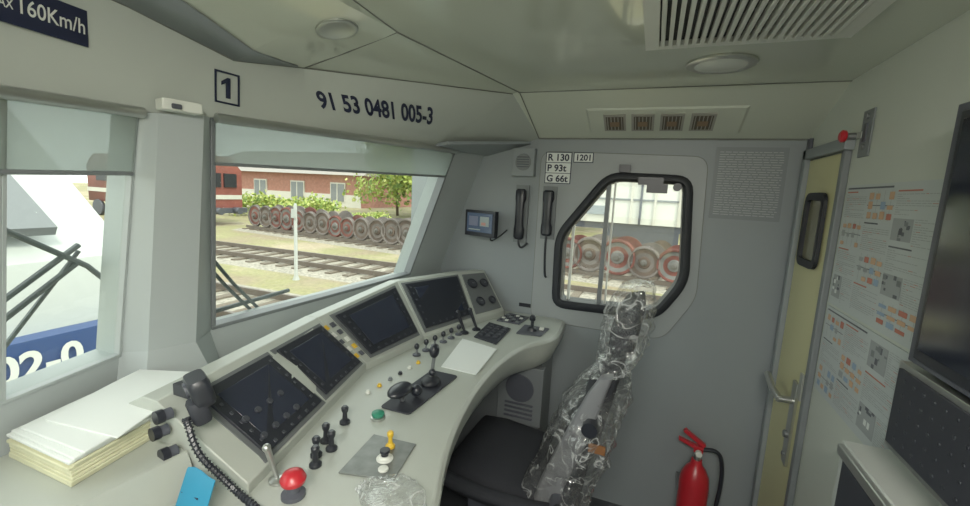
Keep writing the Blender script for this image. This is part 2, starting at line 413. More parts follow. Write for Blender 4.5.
q=Ob('wall_monitor')
q.box((.50,.45,1.31),(XB-.002,1.075,1.80),DGREY); q.box((.494,.49,1.34),(.502,1.04,1.77),SCREEN); q.box((.497,.47,1.32),(.501,1.055,1.785),BLACK)
q.done(bev=.008)
q=Ob('bulkhead_control_unit')
q.box((.50,.50,1.115),(XB-.002,1.10,1.30),METAL)
q.box((.494,.53,1.13),(.502,1.085,1.288),BLACKM)
for i in range(16):
    for j in range(5):
        q.cyl((.495,1.055-i*.032,1.15+j*.030),(.4925,1.055-i*.032,1.15+j*.030),.0045,BLACK,seg=8)
q.done(bev=.002)
q=Ob('bulkhead_cabinet')
q.box((.47,.50,.0),(XB-.002,1.20,1.06),LGREY); q.box((.462,.53,.12),(.472,1.165,1.03),BLACKM); q.box((.458,.53,1.03),(.474,1.19,1.055),METAL)
q.done(bev=.003)

# ================================================================ CEILING fittings
q=Ob('ceiling_air_grille')
gx0,gx1,gy0,gy1=-0.03,.37,.84,1.32
q.prism([(gx0-.035,gy0-.03,2.029),(gx1+.035,gy0-.03,2.029),(gx1+.035,gy1+.03,2.029),(gx0-.035,gy1+.03,2.029)],(0,0,-.016),WHITE,[[(gx0,gy0,2.029),(gx1,gy0,2.029),(gx1,gy1,2.029),(gx0,gy1,2.029)]])
q.box((gx0,gy0,2.026),(gx1,gy1,2.0285),BLACKM)
nx=21
for i in range(nx):
    x=gx0+(i+.5)*(gx1-gx0)/nx
    q.box((x-.0050,gy0,2.008),(x+.0050,gy1,2.026),WHITE)
q.done(bev=.001)
LENS=mat('lamp_lens',(.50,.53,.48),.25,emis=((1,.97,.85),.02))
q=Ob('ceiling_spotlight')
q.lathe((.15,1.57,2.029),(0,0,-1),[(.10,0),(.10,.006),(.09,.010),(.078,.008)],METAL,32)
q.lathe((.15,1.57,2.022),(0,0,-1),[(.076,0),(.07,.004),(.0,.006)],LENS,32)
q.done()
q=Ob('ceiling_spotlight')
c=onslope(.98,.75); e1=(onslope(1.03,.75)-c).normalized(); e2=(onslope(.98,.85)-c).normalized(); nrm=e1.cross(e2).normalized()
if nrm.z>0: nrm=-nrm
q.lathe(c-nrm*.006,nrm,[(.055,0),(.055,.009),(.048,.011),(.042,.009)],METAL,28); q.lathe(c,nrm,[(.041,0),(.0,.003)],LENS,28)
q.done()
q=Ob('ceiling_vent_panel')
def sl(x,t,h=0): return V((x,1.86+.34*t,2.03-.15*t))+V((0,-.40,-.915))*h
q.hexa([sl(-.32,.34),sl(.31,.34),sl(.31,.86),sl(-.32,.86)],[sl(-.31,.36,.006),sl(.30,.36,.006),sl(.30,.84,.006),sl(-.31,.84,.006)],CREAM2)
VD=mat('vent_dark',(.12,.10,.08),.6); VK=mat('vent_knob',(.28,.19,.12),.6); VS=mat('vent_slat',(.36,.35,.31),.5)
for xc in (-.20,-.082,.036,.155):
    q.hexa([sl(xc-.047,.44,.006),sl(xc+.047,.44,.006),sl(xc+.047,.78,.006),sl(xc-.047,.78,.006)],[sl(xc-.047,.44,.010),sl(xc+.047,.44,.010),sl(xc+.047,.78,.010),sl(xc-.047,.78,.010)],VS)
    q.hexa([sl(xc-.037,.48,.010),sl(xc+.037,.48,.010),sl(xc+.037,.75,.010),sl(xc-.037,.75,.010)],[sl(xc-.037,.48,.011),sl(xc+.037,.48,.011),sl(xc+.037,.75,.011),sl(xc-.037,.75,.011)],VD)
    for j in range(5):
        xx=xc-.030+j*.015
        q.hexa([sl(xx-.0018,.48,.011),sl(xx+.0018,.48,.011),sl(xx+.0018,.75,.011),sl(xx-.0018,.75,.011)],[sl(xx-.0018,.48,.014),sl(xx+.0018,.48,.014),sl(xx+.0018,.75,.014),sl(xx-.0018,.75,.014)],VS)
    q.hexa([sl(xc-.02,.57,.014),sl(xc+.02,.57,.014),sl(xc+.02,.66,.014),sl(xc-.02,.66,.014)],[sl(xc-.02,.57,.016),sl(xc+.02,.57,.016),sl(xc+.02,.66,.016),sl(xc-.02,.66,.016)],VK)
q.done(smooth=False)

# ================================================================ WINDSHIELD panes
def bil(a,b,c,d,u,v): return a.lerp(b,u).lerp(d.lerp(c,u),v)
def pane(name,a,b,c,d,fw=.022,fm=MGREY,rec=.03):
    q=Ob(name); n=(b-a).cross(d-a).normalized()
    if n.x<0: n=-n
    g=[a,b,c,d]; gi=[p-n*rec for p in g]
    q.hexa(gi,[p-n*(rec+.005) for p in g],GLASS)
    wu=fw/(b-a).length; wv=fw/(d-a).length
    def P(u,v,h): return bil(a,b,c,d,u,v)+n*h
    for (u0,u1,v0,v1) in ((0,1,0,wv),(0,1,1-wv*.6,1),(0,wu,wv,1-wv*.6),(1-wu,1,wv,1-wv*.6)):
        q.hexa([P(u0,v0,-rec-.005),P(u1,v0,-rec-.005),P(u1,v1,-rec-.005),P(u0,v1,-rec-.005)],[P(u0,v0,.005),P(u1,v0,.005),P(u1,v1,.005),P(u0,v1,.005)],fm)
    return q,P
q,P3=pane('window_3',S[3],S[4],H[4],H[3],.012); q.done(bev=.003)
q,P4=pane('window_4',S[1],S[2],H[2],H[1],.007,FRONT,.008); q.done(bev=.001)
q,P5=pane('window_5',S[0],S[1],H[1],H[0],.007,FRONT,.008); q.done(bev=.001)
def blind(name,PP,drop,u0,u1):
    q=Ob(name)
    q.hexa([PP(u0,1-drop,.010),PP(u1,1-drop,.010),PP(u1,.99,.014),PP(u0,.99,.014)],[PP(u0,1-drop,.012),PP(u1,1-drop,.012),PP(u1,.99,.016),PP(u0,.99,.016)],BLIND)
    q.tube([PP(u0,1-drop,.012),PP(u1,1-drop,.012)],.005,MGREY,8)
    q.tube([PP(u0-.005,1.0,.026),PP(u1+.01,1.0,.026)],.013,METAL,12)
    return q
blind('sun_blind',P3,.2,.005,.975).done()
q=blind('sun_blind',P4,.24,.0,.95)
q.tube([P5(.02,1.0,.026),P5(1,1.0,.026)],.013,METAL,12)
q.hexa([P5(.02,.76,.010),P5(1,.76,.010),P5(1,.99,.014),P5(.02,.99,.014)],[P5(.02,.76,.012),P5(1,.76,.012),P5(1,.99,.016),P5(.02,.99,.016)],BLIND)
q.tube([P5(.02,.76,.012),P5(1,.76,.012)],.005,MGREY,8)
q.done()
q=Ob('blind_bracket')
c=V((-1.095,.735,1.765)); R=Matrix.Rotation(math.radians(-14),3,'Z')
q.cbox(c,(.045,.085,.026),WHITE,R)
for dy in (-.022,.022): q.cbox(c+V((.024,dy,-.004)),(.006,.022,.012),DGREY,R)
q.done(bev=.005)

def band(y,t): return evy(H,y).lerp(evy(BT,y),t)
def bnorm(y,t):
    n=(band(y+.02,t)-band(y,t)).cross(band(y,t+.05)-band(y,t)).normalized()
    return n if n.x>0 else -n
def bframe(y,t,dy=.3):
    p=band(y,t); xd=(band(y+dy,t)-p).normalized(); yd=(band(y+dy*.5,t+.05)-band(y+dy*.5,t)).normalized(); n=xd.cross(yd).normalized()
    if n.x<0: n=-n
    return p,xd,yd,n
q=Ob('running_number_lettering')
def rn(a,b):
    Y=1.185+.47*a-(.018+.042*a)*b; t=.40-.01*a+.255*b
    return band(Y,t)+bnorm(Y,t)*.004
q.glyphs('91 53 0481 005-3',rn,NAVY,bold=.03); q.done(smooth=False)
p,xd,yd,n_=bframe(.855,.24,.06)
q=Ob('cab_number_sign')
w,hh=.068,.085
sq=[p+n_*.004,p+xd*w+n_*.004,p+xd*w+yd*hh+n_*.004,p+yd*hh+n_*.004]
q.prism(sq,n_*.002,NAVY,[[sq[0]+(xd+yd)*.005,sq[1]+(-xd+yd)*.005,sq[2]-(xd+yd)*.005,sq[3]+(xd-yd)*.005]])
one=[(.030,.016),(.042,.016),(.042,.070),(.034,.070),(.018,.058),(.018,.048),(.030,.055)]
q.prism([p+n_*.004+xd*a+yd*b for a,b in one],n_*.002,NAVY); q.done(smooth=False)
p,xd,yd,n_=bframe(.40,.50,.15)
q=Ob('speed_limit_plate')
a=p-xd*.10; W_=.285
q.prism([a+n_*.004,a+xd*W_+n_*.004,a+xd*W_+yd*.072+n_*.004,a+yd*.072+n_*.004],n_*.003,NAVY)
q.text('MAX',a+xd*.130+yd*.026+n_*.0075,xd,yd,.016,WHITE,bold=.01,width=.032)
q.text('160Km/h',a+xd*.167+yd*.024+n_*.0075,xd,yd,.028,WHITE,bold=.01,width=.106); q.done(smooth=False)

# ================================================================ DESK
Kc=[V(p) for p in [(-.93,.545,1.13),(-1.03,1.12,1.145),(-1.085,1.70,1.16),(-.92,2.03,1.17),(-.84,2.19,1.165)]]
Bc=[V(p) for p in [(-.72,.585,.980),(-.885,1.20,.980),(-.845,1.54,.980),(-.755,1.88,.980),(-.68,2.10,.980)]]
o=Ob('control_desk')
ledge=[V((-1.16,.545,1.03)),V((-1.16,1.12,1.05)),V((-1.12,1.70,1.06)),V((-1.10,2.03,1.06)),V((-1.08,2.19,1.06))]
for i in range(4):
    k0,k1,b0,b1=Kc[i],Kc[i+1],Bc[i],Bc[i+1]; l0,l1=ledge[i],ledge[i+1]
    lo0,lo1=V((l0.x,l0.y,.90)),V((l1.x,l1.y,.90)); bb0,bb1=V((b0.x,b0.y,.90)),V((b1.x,b1.y,.90))
    kr0=k0+V((-.045,.0,.0)); kr1=k1+V((-.045,.0,.0))
    o.hexa([bb0,b0,k0,kr0,l0,lo0],[bb1,b1,k1,kr1,l1,lo1],DESK)
E=[(-.26,.05),(-.28,.45),(-.335,.68),(-.42,.90),(-.465,1.09),(-.495,1.33),(-.49,1.56),(-.455,1.74),(-.355,1.88),(-.360,2.05),(-.37,2.19)]
E3=[V((a,b,0)) for a,b in E]
for _ in range(2):
    Q=[E3[0]]
    for a,b in zip(E3[:-1],E3[1:]): Q+=[a.lerp(b,.25),a.lerp(b,.75)]
    E3=Q+[E3[-1]]
def backx(y):
    L=[(-1.0,.05),(-.80,.585),(-.90,1.17),(-.90,1.52),(-.82,1.88),(-.75,2.19)]
    for (x0,y0),(x1,y1) in zip(L[:-1],L[1:]):
        if y0<=y<=y1: return x0+(x1-x0)*(y-y0)/(y1-y0)
    return -1.0
rings=[]
for p in E3:
    bx=backx(p.y); rings.append([V((bx,p.y,.955)),V((p.x-.06,p.y,.955)),V((p.x-.012,p.y,.950)),V((p.x,p.y,.938)),V((p.x-.004,p.y,.89)),V((p.x-.03,p.y,.83)),V((p.x-.07,p.y,.80)),V((bx,p.y,.80))])
o.loft(rings,DESK)
o.hexa([V((-.90,-.05,.93)),V((-.82,.56,.93)),V((-1.19,.56,.93)),V((-1.03,-.05,.93))],[V((-.90,-.05,1.03)),V((-.86,.56,1.03)),V((-1.20,.56,1.03)),V((-1.05,-.05,1.03))],DESK)
o.box((-1.05,.10,.02),(-.95,2.17,.80),DGREY)
o.box((-.95,1.93,.02),(-.42,2.17,.80),MGREY)
o.box((-.95,.12,.02),(-.40,.55,.80),LGREY)
o.box((-.62,1.88,.50),(-.40,1.93,.79),MGREY)
o.cyl((-.51,1.88,.68),(-.51,1.874,.68),.07,DGREY,seg=24)
for i in range(4): o.box((-.58,1.872,.53+i*.022),(-.44,1.882,.54+i*.022),DGREY)
desk=o.done(bev=.006,ang=30)

def fac(i,u,v,h=0):
    a,b,c,d=Bc[i],Bc[i+1],Kc[i+1],Kc[i]
    p=bil(a,b,c,d,u,v); n=(bil(a,b,c,d,u+.01,v)-p).cross(bil(a,b,c,d,u,v+.01)-p).normalized()
    if n.z<0: n=-n
    return p+n*h
def fplate(q,i,u0,u1,v0,v1,h0,h1,m):
    q.hexa([fac(i,u0,v0,h0),fac(i,u1,v0,h0),fac(i,u1,v1,h0),fac(i,u0,v1,h0)],[fac(i,u0,v0,h1),fac(i,u1,v0,h1),fac(i,u1,v1,h1),fac(i,u0,v1,h1)],m)
def display(i,u0,u1,v0,v1,btn=6,mu=.022,mv=.045):
    q=Ob('desk_display')
    fplate(q,i,u0-mu,u1+mu,v0-mv,v1+mv,.0002,.004,HOUS)
    fplate(q,i,u0,u1,v0,v1,.004,.011,BLACK)
    du,dv=(u1-u0),(v1-v0)
    fplate(q,i,u0+du*.12,u1-du*.12,v0+dv*.14,v1-dv*.12,.011,.0125,SCRFACE)
    for k in range(btn):
        for uu in (u0+du*.05,u1-du*.08):
            vv=v0+dv*(.14+.74*k/(btn-1)); fplate(q,i,uu,uu+du*.03,vv,vv+dv*.04,.011,.013,BTN)
        uu=u0+du*(.14+.70*k/(btn-1)); fplate(q,i,uu,uu+du*.04,v0+dv*.03,v0+dv*.07,.011,.013,BTN)
    return q
q=display(0,.12,.51,.06,.86)
for k in range(4):
    p=fac(0,.16+.07*k,.2,.01); n=(fac(0,.16+.07*k,.2,.02)-p); q.cyl(p,p+n*.9,.008,BTN)
    p=fac(0,.16+.07*k,.42,.01); q.cyl(p,p+n*.9,.008,BTN)
q.done(bev=.001)
display(0,.57,.945,.08,.86).done(bev=.001)
display(1,.12,.90,.10,.90,6,.03,.05).done(bev=.001)
display(2,.07,.92,.10,.90,6,.04,.05).done(bev=.001)
q=Ob('gauge_cluster')
fplate(q,3,.06,.92,.08,.93,.0002,.006,HOUS)
for (uu,vv,rr) in ((.28,.70,.030),(.70,.68,.026),(.32,.30,.026),(.72,.28,.022)):
    p=fac(3,uu,vv,.006); n=(fac(3,uu,vv,.016)-p).normalized()
    q.lathe(p,n,[(rr,0),(rr,.010),(rr*.85,.012),(rr*.8,.008)],BLACK,20); q.lathe(p+n*.008,n,[(rr*.8,0),(0,.001)],BTN,20)
    q.cbox(p+n*.011,(rr*.6,.002,.002),MGREY)
q.done(bev=.001)
q=Ob('indicator_button_strip')
for i,uu in ((0,.976),(1,.03)):
    for k in range(5):
        fplate(q,i,uu,uu+.03 if i else uu+.014,.15+.15*k,.23+.15*k,.0002,.008,[YEL,WHITE,DGREY,WHITE,YEL][k] if i==0 else [DGREY,YEL,WHITE,DGREY,DGREY][k])
q.done(bev=.001)

ZT=.956
def knob(q,x,y,h=.045,rr=.010,m=BLACK,lean=(0,0)):
    q.lathe((x,y,ZT),(0,0,1),[(.016,0),(.016,.005),(.011,.008)],DGREY,16)
    t=V((x+lean[0],y+lean[1],ZT+h)); q.cyl((x,y,ZT+.005),t,.004,DMETAL,seg=8)
    q.ball(t+V((0,0,.004)),rr*1.15,m,(1,1,1.2))
q=Ob('selector_switch_cluster')
for x,y in ((-.665,.715),(-.69,.745),(-.675,.78),(-.71,.80),(-.725,.89)):
    q.lathe((x,y,ZT),(0,0,1),[(.014,0),(.014,.006),(.010,.010),(.007,.012),(.006,.030),(.009,.036),(.010,.045),(.006,.050)],BLACK,16)
q.done()
q=Ob('red_mushroom_switch'); q.lathe((-.635,.62,ZT),(0,0,1),[(.024,0),(.024,.008),(.014,.012),(.014,.030)],DGREY,20); q.lathe((-.635,.62,ZT+.028),(0,0,1),[(.014,0),(.024,.004),(.026,.012),(.020,.024),(.010,.030),(0,.031)],RED,24); q.done()
q=Ob('toggle_lever'); q.lathe((-.70,.64,ZT),(0,0,1),[(.018,0),(.018,.006),(.01,.01)],METAL,16); q.cyl((-.70,.64,ZT+.008),(-.715,.63,ZT+.075),.0045,METAL,.007); q.ball((-.717,.629,ZT+.08),.009,METAL); q.done()
q=Ob('green_push_button'); q.lathe((-.66,.95,ZT),(0,0,1),[(.020,0),(.020,.006),(.015,.008)],METAL,20); q.lathe((-.66,.95,ZT+.006),(0,0,1),[(.015,0),(.018,.006),(.017,.012),(.010,.016),(0,.017)],GREEN,20); q.done()
q=Ob('yellow_joystick')
q.prism([(-.60,.715,ZT),(-.475,.745,ZT),(-.50,.885,ZT),(-.62,.875,ZT)],(0,0,.004),mat('worn_steel_plate',(.20,.21,.20),.4,metal=.5,var=.2,vscale=30))
q.lathe((-.535,.80,ZT+.003),(0,0,1),[(.020,0),(.020,.004),(.014,.006),(.012,.010)],WHITE,20); q.lathe((-.55,.845,ZT+.003),(0,0,1),[(.012,0),(.012,.006),(.006,.012),(.005,.026),(.008,.032),(.008,.040),(.005,.044)],YEL,16)
q.lathe((-.535,.80,ZT+.008),(0,0,1),[(.009,0),(.009,.010),(.012,.014),(.012,.020)],BLACK,16)
q.lathe((-.515,.765,ZT+.003),(0,0,1),[(.012,0),(.012,.005),(.007,.006)],WHITE,16)
q.done(bev=.001)
q=Ob('traction_brake_controller')
q.prism(rpoly([(-.69,1.00,ZT),(-.59,1.00,ZT),(-.575,1.30,ZT),(-.68,1.30,ZT)],.015),(0,0,.005),BLACKM)
q.cyl((-.65,1.06,ZT+.004),(-.655,1.05,ZT+.04),.008,DMETAL)
q.ball((-.65,1.045,ZT+.045),.034,BLACK,(.9,1.5,.5)); q.ball((-.625,1.10,ZT+.025),.018,BLACK)
q.ball((-.63,1.2,ZT+.012),.035,RUBBER,(.9,1.1,.5))
q.cyl((-.63,1.2,ZT+.01),(-.625,1.21,ZT+.10),.006,DMETAL); q.ball((-.625,1.21,ZT+.115),.016,BLACK,(1,1.3,1.5)); q.ball((-.62,1.19,ZT+.05),.012,BLACK)
q.done(bev=.002)
q=Ob('push_button_row')
for k in range(6):
    x,y=-.775+.004*k,1.06+.055*k; mm=[WHITE,YEL,MGREY,BLACK,WHITE,YEL][k]
    q.lathe((x,y,ZT),(0,0,1),[(.008,0),(.008,.005),(.0055,.006),(.0055,.010)],mm,12)
q.done()
q=Ob('selector_switch_row')
for k in range(6):
    x=-.80+.008*k; y=1.40+.06*k; knob(q,x,y,.032,.009)
q.done()
q=Ob('horn_lever')
for x,y in ((-.745,1.73),(-.715,1.80)):
    q.lathe((x,y,ZT),(0,0,1),[(.02,0),(.02,.006),(.01,.012)],BLACK,16); q.cyl((x,y,ZT+.01),(x-.03,y-.01,ZT+.09),.006,BLACK,.009); q.ball((x-.032,y-.01,ZT+.095),.011,BLACK)
q.done()
q=Ob('timetable_paper'); q.prism([(-.665,1.345,ZT),(-.72,1.655,ZT),(-.545,1.61,ZT),(-.525,1.34,ZT)],(0,0,.003),PAPER); q.done()
q=Ob('keypad_panel')
q.prism([(-.685,1.70,ZT),(-.70,1.93,ZT),(-.575,1.89,ZT),(-.565,1.66,ZT)],(0,0,.006),BLACKM)
for i in range(3):
    for j in range(5): q.cbox((-.665+.035*i,1.735+.035*j,ZT+.008),(.02,.02,.005),BTN)
q.prism([(-.68,1.98,ZT),(-.665,2.14,ZT),(-.55,2.12,ZT),(-.56,1.98,ZT)],(0,0,.006),DGREY)
for i in range(4):
    for j in range(4): q.cbox((-.66+.028*i,2.0+.033*j,ZT+.008),(.016,.018,.005),[BLACK,WHITE,BLACK,MGREY][(i+j)%4])
q.done(bev=.001)
q=Ob('mirror_joystick')
q.prism(rpoly([(-.535,1.84,ZT),(-.42,1.86,ZT),(-.41,1.99,ZT),(-.535,1.99,ZT)],.01),(0,0,.004),DGREY)
q.lathe((-.48,1.92,ZT+.003),(0,0,1),[(.024,0),(.02,.012),(.008,.02),(.008,.045),(.014,.05),(.015,.065),(.008,.075)],BLACK,18)
q.cbox((-.44,1.95,ZT+.008),(.02,.02,.012),WHITE)
q.done(bev=.001)

q=Ob('radio_microphone')
R=Matrix.Rotation(math.radians(-25),3,'Z')@Matrix.Rotation(math.radians(15),3,'X')
c=V((-.838,.575,1.165))
def rb(cx,cy,cz,w,d,h,m):
    cc=V((cx,cy,cz)); rings=[]
    for k,(t,sx) in enumerate(((-.5,.85),(-.35,1),(.35,1),(.5,.85))):
        lp=rpoly([V((-w/2*sx,-d/2*sx,0)),V((w/2*sx,-d/2*sx,0)),V((w/2*sx,d/2*sx,0)),V((-w/2*sx,d/2*sx,0))],.012,3)
        rings.append([cc+R@(p+V((0,0,t*h))) for p in lp])
    q.loft(rings,m)
rb(c.x,c.y,c.z,.075,.04,.06,BLACK); rb(c.x+.01,c.y-.01,c.z-.04,.045,.035,.05,BLACKM)
q.cyl(c+R@V((0,-.018,.01)),c+R@V((0,-.024,.01)),.016,DGREY)
q.cbox(c+V((-.05,.01,-.015)),(.05,.03,.025),BLACK)
for dx,dz in ((-.03,-.05),(-.045,-.09),(-.02,-.13)):
    q.cyl((-.855+dx,.547,1.165+dz),(-.858+dx,.530,1.165+dz),.012,DGREY); q.cyl((-.858+dx,.532,1.165+dz),(-.860+dx,.518,1.165+dz),.014,BLACK)
Pth=[V((-.83,.54,1.12)),V((-.79,.53,1.06)),V((-.75,.55,1.01)),V((-.71,.56,.975)),V((-.64,.55,.968)),V((-.58,.50,.964))]
for _ in range(3):
    Q=[Pth[0]]
    for a,b in zip(Pth[:-1],Pth[1:]): Q+=[a.lerp(b,.25),a.lerp(b,.75)]
    Pth=Q+[Pth[-1]]
q.tube(Pth,.0060,BLACK,8)
coil=[]
for i in range(260):
    t=i/259*(len(Pth)-2); k=int(t); p=Pth[k].lerp(Pth[k+1],t-k); tn=(Pth[k+1]-Pth[k]).normalized(); n=tn.cross(V((.3,.2,1))).normalized(); b=tn.cross(n); a=i*1.1
    coil.append(p+(n*math.cos(a)+b*math.sin(a))*.0068)
q.tube(coil,.0018,BLACK,5)
q.done()
q=Ob('blue_paper_tag')
q.loft([[V((-.80+.075*a+.01*b,.520-.04*b,1.035-.075*b+.006*math.sin(a*5))) for a in (0,.25,.5,.75,1)]+[V((-.80+.075*a+.01*b,.517-.04*b,1.033-.075*b+.006*math.sin(a*5))) for a in (1,.75,.5,.25,0)] for b in (0,.3,.6,1)],BLUE)
for k in range(3): q.cbox((-.768,.4985-.004*k,.998-.012*k),(.045-.01*k,.002,.003),NAVY)
q.done()

q=Ob('document_bundle')
c4=[V((-1.14,.40,0)),V((-.93,.40,0)),V((-.99,.69,0)),V((-1.185,.64,0))]
z=1.031
for k in range(9):
    off=V((random.uniform(-.004,.004),random.uniform(-.004,.004),0)); t=.0058
    q.hexa([p+off+V((0,0,z)) for p in c4],[p+off+V((0,0,z+t)) for p in c4],PAPERY if k<7 else PAPER); z+=t+.0003
cc=sum(c4,V((0,0,0)))/4
def sheet(sc,rot,dx,dy,z0,th,lift):
    base=[cc+Matrix.Rotation(rot,3,'Z')@((p-cc)*sc)+V((dx,dy,0)) for p in c4]
    rings=[]
    for kk in range(9):
        t=kk/8; a=base[0].lerp(base[3],t); b=base[1].lerp(base[2],t); zz=z0+lift*math.sin(t*math.pi)*.5+lift*t*t
        rings.append([a+V((0,0,zz)),b+V((0,0,zz)),b+V((0,0,zz+th)),a+V((0,0,zz+th))])
    q.loft(rings,PAPER)
sheet(.97,.03,.005,.01,z,.005,.006); sheet(.92,.12,.01,.04,z+.006,.004,.012)
q.done(bev=.0015)

# ================================================================ far wall fittings
q=Ob('notice_plate')
q.box((.235,YF-.004,1.53),(.51,YF-.0005,1.845),NOTICE)
rnd=random.Random(3); z=1.825
while z>1.55:
    x=.25
    while x<.49:
        L=rnd.uniform(.01,.035); x2=min(.495,x+L); q.face([(x,YF-.005,z-.003),(x2,YF-.005,z-.003),(x2,YF-.005,z),(x,YF-.005,z)],NOTEL); x=x2+.005
    z-=.0105
q.done(smooth=False)
def label(name,x0,x1,z0,z1,lines,h):
    q=Ob(name); q.box((x0,YF-.009,z0),(x1,YF-.0065,z1),NAVY); q.box((x0+.004,YF-.0105,z0+.004),(x1-.004,YF-.0085,z1-.004),PAPER)
    nl=len(lines)
    for i,t in enumerate(lines):
        zz=z1-(i+.5)*(z1-z0)/nl-h/2; q.text(t,(x0+.010,YF-.0108,zz),(1,0,0),(0,0,1),h,NAVY,bold=.03)
        if i: q.box((x0,YF-.0112,z1-i*(z1-z0)/nl-.0015),(x1,YF-.0104,z1-i*(z1-z0)/nl+.0015),NAVY)
    q.done(smooth=False)
label('brake_weight_plate',-.535,-.403,1.655,1.812,['R 130','P 93t','G 66t'],.032)
label('code_plate',-.395,-.298,1.762,1.812,['1201'],.028)
q=Ob('strip_label'); q.box((-.63,YF-.004,.99),(-.565,YF-.0005,1.01),BLACK); q.done()
q=Ob('wall_speaker')
q.box((-.70,YF-.05,1.685),(-.585,YF-.001,1.825),GREY); q.cyl((-.642,YF-.050,1.755),(-.642,YF-.054,1.755),.042,MGREY,seg=24)
for i in range(5): q.box((-.675,YF-.057,1.730+i*.012),(-.61,YF-.053,1.734+i*.012),DGREY)
q.done(bev=.004)
def handset(name,x,z0,z1,cord):
    q=Ob(name); y=YF-.035
    q.box((x-.035,YF-.02,z0-.02),(x+.035,YF-.007,z1+.02),MGREY)
    H_=z1-z0; rings=[]
    for t,w,d,off in ((0,.020,.016,.004),(.04,.028,.026,.004),(.2,.029,.026,.002),(.28,.023,.018,.008),(.5,.022,.016,.010),(.72,.023,.018,.008),(.8,.029,.026,.002),(.96,.028,.026,.004),(1,.020,.016,.004)):
        rings.append([V((x+w*math.cos(a),y-off+d*math.sin(a)*.6-.006,z0+H_*t)) for a in [2*math.pi*k/14 for k in range(14)]])
    q.loft(rings,BLACK)
    q.tube(cord,.006,BLACK,8,2)
    q.done()
handset('intercom_handset',-.645,1.36,1.62,[(-.645,YF-.035,1.37),(-.645,YF-.04,1.33),(-.63,YF-.03,1.31),(-.60,YF-.02,1.34)])
handset('intercom_handset',-.50,1.39,1.62,[(-.50,YF-.035,1.41),(-.50,YF-.04,1.30),(-.495,YF-.03,1.18),(-.49,YF-.015,1.17)])
q=Ob('cctv_monitor')
R=Matrix.Rotation(math.radians(-18),3,'Z'); c=V((-.835,2.10,1.43))
q.cbox(c,(.20,.03,.135),BLACK,R); q.cbox(c+R@V((0,-.016,.004)),(.17,.004,.10),mat('cctv_lit_screen',(.03,.04,.06),.2,emis=((.08,.12,.18),.3)),R)
q.cbox(c+R@V((.035,-.0185,.012)),(.06,.002,.05),mat('cctv_picture',(.10,.12,.12),.3,emis=((.28,.34,.30),.3)),R); q.cbox(c+R@V((-.04,-.0185,.012)),(.06,.002,.05),mat('cctv_picture2',(.05,.06,.08),.3,emis=((.18,.20,.26),.3)),R)
q.cbox(c+R@V((.03,-.020,.0)),(.03,.002,.015),mat('cctv_picture3',(.2,.1,.08),.3,emis=((.40,.22,.18),.3)),R); q.cbox(c+R@V((-.03,-.020,-.032)),(.08,.002,.006),MATS['cctv_picture'],R)
q.cyl(c+V((0,.02,0)),(-.82,2.198,1.43),.015,DGREY); q.tube([c+V((.05,.02,-.06)),(-.80,2.15,1.33),(-.76,2.185,1.36),(-.72,2.19,1.40)],.004,BLACK,6,2)
q.done(bev=.003)
q=Ob('trim_3'); q.hexa([V((-.985,1.80,1.785)),V((-.86,2.195,1.785)),V((-.62,2.195,1.85)),V((-.90,1.80,1.80))],[V((-.985,1.80,1.80)),V((-.86,2.195,1.80)),V((-.62,2.195,1.865)),V((-.90,1.80,1.815))],GREY); q.done(bev=.002)

q=Ob('fire_extinguisher')
x,y=.30,2.09
q.lathe((x,y,.001),(0,0,1),[(.055,0),(.062,.01),(.064,.03),(.064,.30),(.059,.34),(.042,.375),(.026,.395),(.022,.42)],RED,28)
q.cyl((x,y,.41),(x,y,.47),.016,METAL); q.cbox((x,y,.475),(.04,.03,.03),RED)
q.hexa([V((x-.02,y-.012,.475)),V((x-.02,y+.012,.475)),V((x-.085,y+.012,.50)),V((x-.085,y-.012,.50))],[V((x-.01,y-.012,.49)),V((x-.01,y+.012,.49)),V((x-.085,y+.012,.512)),V((x-.085,y-.012,.512))],RED)
q.hexa([V((x+.02,y-.012,.485)),V((x+.02,y+.012,.485)),V((x-.07,y+.012,.545)),V((x-.07,y-.012,.545))],[V((x+.03,y-.012,.50)),V((x+.03,y+.012,.50)),V((x-.06,y+.012,.558)),V((x-.06,y-.012,.558))],RED)
q.cyl((x,y-.02,.465),(x,y-.04,.465),.014,WHITE)
q.tube([(x+.02,y,.475),(x+.08,y,.485),(x+.105,y,.43),(x+.11,y,.30),(x+.095,y,.16),(x+.09,y,.06)],.009,BLACK,10,2)
q.box((x-.042,y-.0655,.06),(x+.042,y-.058,.20),WHITE)
q.box((x-.068,y-.01,.25),(x+.068,YF-.001,.27),DMETAL)
q.done(bev=.001)

# ================================================================ SEAT
q=Ob('driver_seat')
def sect(cx,cy,cz,tx,wy,tilt=0,n=24,pw=3.2):
    out=[]
    for i in range(n):
        a=2*math.pi*i/n; c_,s_=math.cos(a),math.sin(a)
        px=abs(c_)**(2/pw)*math.copysign(1,c_)*tx; py=abs(s_)**(2/pw)*math.copysign(1,s_)*wy
        out.append(V((cx+px,cy+py,cz+px*tilt)))
    return out
cy=1.62
back=[(-.235,.50,.085,.19),(-.215,.60,.09,.20),(-.18,.70,.082,.205),(-.145,.81,.07,.20),(-.115,.91,.057,.185),(-.092,.97,.048,.155),(-.075,1.01,.034,.09)]
q.loft([sect(x,cy,z,t,w,.3) for x,z,t,w in back],SEATF)
q.loft([sect(x,cy,z,t,w,.3) for x,z,t,w in [(-.072,1.00,.03,.05),(-.066,1.03,.035,.08),(-.060,1.05,.046,.11),(-.052,1.13,.052,.125),(-.04,1.21,.048,.12),(-.03,1.25,.032,.09)]],SEATF)
